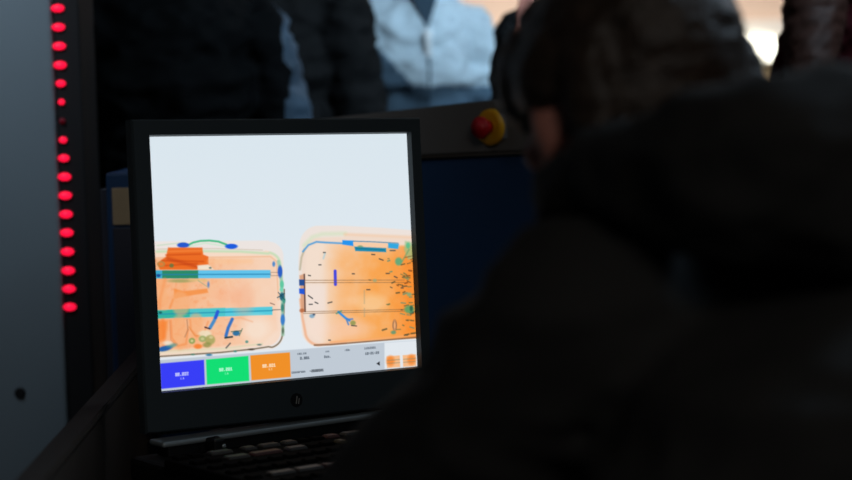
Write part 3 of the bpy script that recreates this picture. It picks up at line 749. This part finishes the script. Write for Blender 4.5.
def add_head(bm, c, rot, s=1.0):
    """head centred at c; local -Y is the face, +X its left side, Z up"""
    T = lambda v: Vector(c) + rot @ (Vector(v) * s)
    B = lambda v, r: add_blob(bm, T(v), tuple(q * s for q in r), rot, 24)
    B((0, .012, .030), (.074, .092, .082)); B((0, -.030, -.010), (.062, .060, .085)); B((0, -.045, -.070), (.040, .038, .034))
    B((0, -.012, -.045), (.057, .062, .050)); B((0, -.075, .030), (.050, .022, .020))
    add_cap(bm, T((0, -.088, .012)), T((0, -.106, -.020)), .008 * s, .013 * s, 14); B((0, -.092, -.026), (.018, .012, .008))
    B((0, -.083, -.050), (.024, .010, .005)); B((0, -.080, -.059), (.020, .010, .006)); B((0, -.078, -.093), (.017, .013, .013))
    for sx in (-1, 1):
        B((sx * .028, -.083, .020), (.015, .008, .005)); B((sx * .040, -.068, -.018), (.020, .017, .018))
        e_rot = rot @ Matrix.Rotation(R(sx * 20), 3, 'Z')
        add_blob(bm, T((sx * .078, .004, -.008)), (.008 * s, .018 * s, .031 * s), e_rot, 18)
        add_blob(bm, T((sx * .082, .006, .010)), (.008 * s, .017 * s, .014 * s), e_rot, 14)
        B((sx * .078, -.002, -.034), (.006, .008, .010))

def eyes(parent, c, rot, s=1.0):
    for sx in (-1, 1):
        bm = bmesh.new(); add_blob(bm, Vector(c) + rot @ (Vector((sx * .030, -.0795, .005)) * s), (.011 * s, .009 * s, .0065 * s), rot, 16)
        e = obj('eye', bm, M_EYE, parent, True)
        bm = bmesh.new(); add_blob(bm, Vector(c) + rot @ (Vector((sx * .030, -.0875, .005)) * s), (.005 * s, .0022 * s, .005 * s), rot, 14)
        obj('iris', bm, M_BLACK, e, True)

def short_hair(parent, c, rot, s, m, voxel=.006):
    bm = bmesh.new(); T = lambda v: Vector(c) + rot @ (Vector(v) * s)
    add_blob(bm, T((0, .022, .044)), (.083 * s, .094 * s, .082 * s), rot, 28)
    add_blob(bm, T((0, .050, .000)), (.074 * s, .062 * s, .070 * s), rot, 24)
    add_blob(bm, T((0, -.050, .092)), (.056 * s, .040 * s, .026 * s), rot, 20)
    add_blob(bm, T((0, .062, -.045)), (.055 * s, .036 * s, .045 * s), rot, 20)
    for sx in (-1, 1): add_blob(bm, T((sx * .072, -.020, .028)), (.012 * s, .016 * s, .036 * s), rot, 14)
    return organic('hair', bm, m, parent, voxel, 4, folds=(.0035, 28))

def standing(label, x, y, face, h, m_coat, m_hair, arms, hair='short', extra=None, shoulder=.175, vox=.009, lean=0.0):
    """full standing figure. arms: {side: (elbow, wrist, hand_dir, thumb_dir)} in local units (local -Y is forward, +X the person's left)"""
    s = h / 1.78; Fm = frame_of(face)
    t = thing('person', label, 'person', (x, y, 0), Fm)
    bm = bmesh.new(); cb = bmesh.new(); tb = bmesh.new()
    sh = 1.44 * s; hd = Vector((lean, -.02, 1.655 * s))
    I = Matrix.Identity(3)
    add_head(bm, hd, I, s)
    add_cap(bm, (0, .01, 1.47 * s), (lean * .8, -.002, 1.60 * s), .058 * s, .054 * s)
    torso = [(.95, .15, .10), (1.08, .14, .10), (1.2, .15, .105), (1.32, .165, .11), (1.41, .155, .10)]
    for z, rx, ry in torso: add_blob(bm, (0, 0, z * s), (rx * s * .93 * max(.8, min(1, shoulder / .175)), ry * s * .95, .10 * s))
    add_cap(bm, (-shoulder * .7 * s, 0, 1.43 * s), (shoulder * .7 * s, 0, 1.43 * s), .045 * s, .045 * s)
    for z, rx, ry in torso: add_blob(cb, (0, 0, z * s), (rx * s * 1.12 * max(.8, min(1, shoulder / .175)), ry * s * 1.24, .13 * s))
    add_blob(cb, (0, 0, .84 * s), (.185 * s, .14 * s, .12 * s))
    for sx in (-1, 1): add_cap(cb, (sx * .04 * s, .015, 1.50 * s), (sx * shoulder * .86 * s, .0, 1.425 * s), .055 * s, .065 * s)
    for sx in (-1, 1):
        hip = Vector((sx * .09, 0, .92)) * s; kn = Vector((sx * .10, -.01, .50)) * s; an = Vector((sx * .10, .02, .09)) * s
        add_chain(bm, [hip, kn, an], [.075 * s, .05 * s, .035 * s]); add_cap(bm, an, an + Vector((0, -.14, -.05)) * s, .032 * s, .026 * s)
        add_chain(tb, [hip, kn, an + Vector((0, 0, .02))], [.098 * s, .070 * s, .060 * s])
        el, wr, hdv, tdv = arms[sx]
        S_ = Vector((sx * shoulder, 0, 1.42)) * s; el = Vector(el) * s; wr = Vector(wr) * s
        add_chain(bm, [S_, el, wr], [.048 * s, .038 * s, .026 * s]); add_hand(bm, wr, hdv, tdv, s, r_f=.0092)
        add_chain(cb, [S_, el, wr - (wr - el).normalized() * .015], [.070 * s, .056 * s, .043 * s])
        fb = bmesh.new(); add_cap(fb, an + Vector((0, .03, -.045)) * s, an + Vector((0, -.16, -.055)) * s, .040 * s, .034 * s)
        add_blob(fb, an + Vector((0, 0, -.01)), (.044 * s, .05 * s, .05 * s))
        for v in fb.verts: v.co.z = max(v.co.z, .002)
        obj('shoe', fb, M_SHOE, t, True)
    add_blob(tb, (0, 0, .93 * s), (.165 * s, .12 * s, .10 * s))
    for v in bm.verts: v.co.z = max(v.co.z, .006)
    organic('body', bm, M_SKIN, t, vox * .72, 3)
    organic('trousers', tb, M_TROUSER, t, .012, 4, folds=(.006, 9))
    c = organic('coat', cb, m_coat, t, vox, 4, folds=(.011, 11))
    eyes(t, hd, I, s)
    if hair == 'short': short_hair(t, hd, I, s, m_hair)
    if extra: extra(t, s, hd)
    return t, c
DOWN = {sx: ((sx * .235, .02, 1.12), (sx * .25, -.06, .86), (0, -.1, -1), (0, -1, 0)) for sx in (-1, 1)}

# -- man in the pale blue zip jacket
def pale_extra(t, s, hd):
    bm = bmesh.new()
    n = 24
    for a_, b_ in ((0, n),):
        pts = [Vector((.080 * s * math.cos(2 * math.pi * k / n), .012 + .072 * s * math.sin(2 * math.pi * k / n), (1.535 + .022 * math.sin(2 * math.pi * k / n)) * s)) for k in range(n)]
        for k in range(n):
            if k in (17, 18): continue
            add_cap(bm, pts[k], pts[(k + 1) % n], .021 * s, .021 * s, 10)
    organic('collar', bm, M_COLLAR, t, .008, 3, folds=(.003, 20))
pale, pale_coat = standing('person in a pale blue zip jacket behind the scanner, above the emergency stop', -0.01, 5.05, 12, 1.84, M_PALE, M_HAIR,
    {-1: ((-.29, -.03, 1.17), (-.30, -.20, .97), (0, -1, -.5), (1, 0, .2)), 1: ((.205, .02, 1.15), (.20, -.10, .90), (0, -.4, -1), (0, -1, 0))}, extra=pale_extra, shoulder=.125)
# the jacket's two colours: slate lower part and slate right sleeve, by the coat's own local position
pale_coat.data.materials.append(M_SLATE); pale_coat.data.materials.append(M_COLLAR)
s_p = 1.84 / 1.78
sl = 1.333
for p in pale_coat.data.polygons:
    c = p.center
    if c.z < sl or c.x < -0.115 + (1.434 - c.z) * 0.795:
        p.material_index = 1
# surface point of the coat front
def front_y(o, x, z):
    hit, loc_, n_, i_ = o.ray_cast(Vector((x, -1.5, z)), Vector((0, 1, 0)))
    return loc_.y if hit else -.12
bpy.context.view_layer.update()
# open V at the neck, zip line and bright puller
bm = bmesh.new()
vx = [(-.045, 1.585), (.045, 1.585), (.012, 1.50), (.0, 1.475), (-.010, 1.50)]
zv = [Vector((x, front_y(pale_coat, x, min(z, 1.53)) - .006, z)) for x, z in vx]
add_prism(bm, zv, (0, .012, 0), 0)
obj('shirt_opening', bm, M_COLLAR, pale)
bm = bmesh.new()
zs = [1.475 - k * .03 for k in range(17)]
for a_, b_ in zip(zs[:-1], zs[1:]):
    add_cap(bm, (0.0, front_y(pale_coat, 0, a_) - .001, a_), (0.0, front_y(pale_coat, 0, b_) - .001, b_), .0035, .0035, 8)
zp = obj('zip', bm, M_SLATE, pale, True)
bm = bmesh.new(); yq = front_y(pale_coat, 0, 1.45)
add_box(bm, (-.008, yq - .012, 1.405), (.008, yq - .004, 1.455), .003)
add_box(bm, (-.011, yq - .011, 1.452), (.011, yq - .003, 1.472), .003)
obj('zip_puller', bm, M_ZIP, zp)

# -- person in the black coat with a bluish sleeve highlight painted on, left
pad, pad_coat = standing('person in a black padded coat, leftmost of the queue behind the monitor', -0.50, 3.92, 20, 1.80, M_NYLON, M_HAIR,
    {-1: ((-.235, .04, 1.14), (-.10, -.20, 1.00), (.8, -.5, -.1), (0, -.2, 1)), 1: ((.255, -.01, 1.15), (.13, -.20, 1.02), (-.8, -.6, -.1), (0, -.2, 1))}, shoulder=.185)
M_SLEEVE_HIGHLIGHT = mat('blue_sleeve_highlight', (0.030, 0.055, 0.085), 0.6, 0.3, bump=0.15, bscale=300, var=0.3, vscale=14)  # highlight on the sleeve, put into the coat colour as a blue zone
pad_coat.data.materials.append(M_SLEEVE_HIGHLIGHT)
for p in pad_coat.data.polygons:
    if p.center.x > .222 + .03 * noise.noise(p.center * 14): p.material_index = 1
# -- person in black between the two
standing('person in a plain black coat, between the padded coat and pale blue jacket', -0.36, 4.42, -10, 1.86, M_COATBLK, M_HAIR, DOWN, shoulder=.18)
# -- person in black lifting a hand beside the operator's head
standing('person in black with one hand raised, half hidden behind the operator\'s head', 0.40, 4.25, -15, 1.78, M_COATBLK, M_HAIR,
    {-1: ((-.22, -.02, 1.16), (-.115, -.24, 1.38), (.1, -.15, 1), (.9, 0, -.2)), 1: ((.25, .02, 1.14), (.24, -.08, .88), (0, -.2, -1), (0, -1, 0))}, shoulder=.18)
# -- long-haired person in maroon at the right edge
def long_hair(t, s, hd):
    bm = bmesh.new(); T = lambda v: hd + Vector(v) * s
    add_blob(bm, T((0, .024, .044)), (.088 * s, .098 * s, .086 * s)); add_blob(bm, T((0, .055, -.02)), (.082 * s, .062 * s, .10 * s))
    for sx in (-1, 1):
        add_chain(bm, [T((sx * .070, .0, .04)), T((sx * .088, .0, -.06)), T((sx * .115, -.065, -.16)), T((sx * .13, -.12, -.29))], [.034 * s, .046 * s, .062 * s, .045 * s])
    add_chain(bm, [T((0, .07, -.05)), T((0, .10, -.18)), T((0, .12, -.28))], [.07 * s, .065 * s, .045 * s])
    organic('hair', bm, M_HAIR2, t, .008, 3, folds=(.005, 24))
standing('person with long chestnut hair and maroon top at the right edge', 0.885, 3.72, -8, 1.72, M_MAROON, M_HAIR2, DOWN, hair='long', extra=long_hair, shoulder=.16, lean=-.045)

# ------------------------------------------------------------------ the operator, seated with back to the camera
op = thing('person', 'seated operator seen from behind in black hooded jacket, facing the monitor', 'person', (0.27, 1.30, 0))
O = Vector((0.27, 1.30, 0)); L = lambda v: Vector(v) - O
fwd = Vector((-.32, .947, 0)).normalized(); lef = Vector((-fwd.y, fwd.x, 0)); up = Vector((0, 0, 1))
HC = at(630, 110, 1.50)
# head looks forward-left and down
hf = Vector((-.44, .87, -.28)).normalized(); hx = hf.cross(Vector((0.06, 0, 1))).normalized(); hz = hx.cross(hf).normalized()
HR = Matrix((-hx, -hf, hz)).transposed()       # local +X = person's left, -Y = face
if HR.determinant() < 0: HR = Matrix((hx, -hf, hz)).transposed()
HS = 0.95
NB = Vector((.245, 1.385, 1.19))
pel = Vector((.33, 1.16, .56)); ch_ = Vector((.28, 1.30, 1.02)); ab = Vector((.31, 1.20, .78))
SL = NB + lef * .155 + Vector((0, 0, -.045)); SR = NB - lef * .185 + Vector((0, 0, -.045))
EL = Vector((-.065, 1.44, .94)); WL = Vector((-.02, 1.72, .945)); ER = Vector((.52, 1.56, .92)); WR = Vector((.30, 1.80, .945))
bm = bmesh.new()
add_head(bm, L(HC), HR, HS)
add_cap(bm, L(NB), L(HC) + HR @ Vector((0, .02, -.06)), .062, .060)
for c, r in ((pel, (.15, .11, .11)), (ab, (.14, .11, .13)), (ch_, (.16, .12, .14)), (NB + Vector((0, 0, -.08)), (.15, .10, .08))): add_blob(bm, L(c), r)
for S_, E_, W_, sd in ((SL, EL, WL, -lef), (SR, ER, WR, lef)):
    add_cap(bm, L(NB), L(S_), .055, .05); add_chain(bm, [L(S_), L(E_), L(W_)], [.05, .042, .028])
    add_hand(bm, L(W_), (W_ - E_).normalized() + Vector((0, 0, -.1)), sd, 1.0, 18)
tb = bmesh.new()
for sgn in (1, -1):
    hip = pel + lef * .09 * sgn + Vector((0, 0, -.04)); kn = hip + fwd * .44 + lef * .06 * sgn + Vector((0, 0, .02)); an = Vector((kn.x, kn.y, .09)) - fwd * .04
    add_chain(bm, [L(hip), L(kn), L(an)], [.078, .052, .036]); add_cap(bm, L(an), L(an) + fwd * .14 - up * .05, .032, .026)
    add_chain(tb, [L(hip), L(kn), L(an) + up * .02], [.098, .072, .058])
    fb = bmesh.new(); add_cap(fb, L(an) - fwd * .03 - up * .04, L(an) + fwd * .17 - up * .05, .042, .036); add_blob(fb, L(an), (.045, .045, .05))
    for v in fb.verts: v.co.z = max(v.co.z, .002)
    obj('shoe', fb, M_SHOE, op, True)
add_blob(tb, L(pel), (.17, .14, .11))
organic('body', bm, M_SKIN, op, .0052, 3)
organic('trousers', tb, M_TROUSER, op, .012, 4, folds=(.006, 9))
eyes(op, L(HC), HR, HS)
# hair: longer at the back, swept, clear of the ear
bm = bmesh.new(); T = lambda v: L(HC) + HR @ (Vector(v) * HS)
add_blob(bm, T((0, .013, .040)), (.084 * HS, .100 * HS, .088 * HS), HR, 28)
add_blob(bm, T((0, .040, -.002)), (.078 * HS, .058 * HS, .078 * HS), HR, 24)
for sx in (-1, 1): add_blob(bm, T((sx * .080, .006, .024)), (.016 * HS, .034 * HS, .032 * HS), HR, 14)
add_blob(bm, T((0, .052, -.050)), (.062 * HS, .036 * HS, .050 * HS), HR, 20)
add_blob(bm, T((0, -.052, .088)), (.060 * HS, .044 * HS, .030 * HS), HR, 20)
for sx in (-1, 1):
    add_blob(bm, T((sx * .076, -.024, .030)), (.012 * HS, .016 * HS, .034 * HS), HR, 14)
    add_blob(bm, T((sx * .070, .052, .000)), (.018 * HS, .030 * HS, .05 * HS), HR, 14)
    add_blob(bm, T((sx * .066, -.044, .036)), (.020 * HS, .034 * HS, .044 * HS), HR, 14)
organic('hair', bm, M_HAIR, op, .0045, 3, folds=(.0028, 34))
# jacket
bm = bmesh.new()
for c, r in ((pel + up * .05, (.20, .16, .12)), (ab, (.19, .155, .15)), (ch_, (.19, .155, .16)), (NB + Vector((.02, -.02, -.10)), (.18, .125, .10))):
    add_blob(bm, L(c), r, Matrix.Rotation(math.atan2(-lef.y, -lef.x), 3, 'Z'))
for S_, E_, W_ in ((SL, EL, WL), (SR, ER, WR)):
    add_cap(bm, L(NB) - up * .03, L(S_), .072, .072)
    add_chain(bm, [L(S_), L(E_), L(W_)], [.074, .068, .045])
organic('jacket', bm, M_COAT, op, .009, 5, folds=(.008, 8))
# bunched hood lying round the neck
bm = bmesh.new()
hp_ = [at(560, 192, 1.43), at(600, 168, 1.38), at(655, 160, 1.31), at(715, 158, 1.26), at(780, 150, 1.24), at(840, 150, 1.26), at(900, 160, 1.32), at(930, 175, 1.40)]
hr_ = [.022, .028, .036, .045, .050, .054, .050, .035]
add_chain(bm, [L(p) for p in hp_], hr_)
hp2 = [at(572, 208, 1.42), at(660, 185, 1.30), at(740, 195, 1.25), at(830, 205, 1.25), at(920, 210, 1.34)]
add_chain(bm, [L(p) for p in hp2], [.028, .038, .044, .046, .04])
organic('hood', bm, M_COAT, op, .007, 5, folds=(.006, 12))
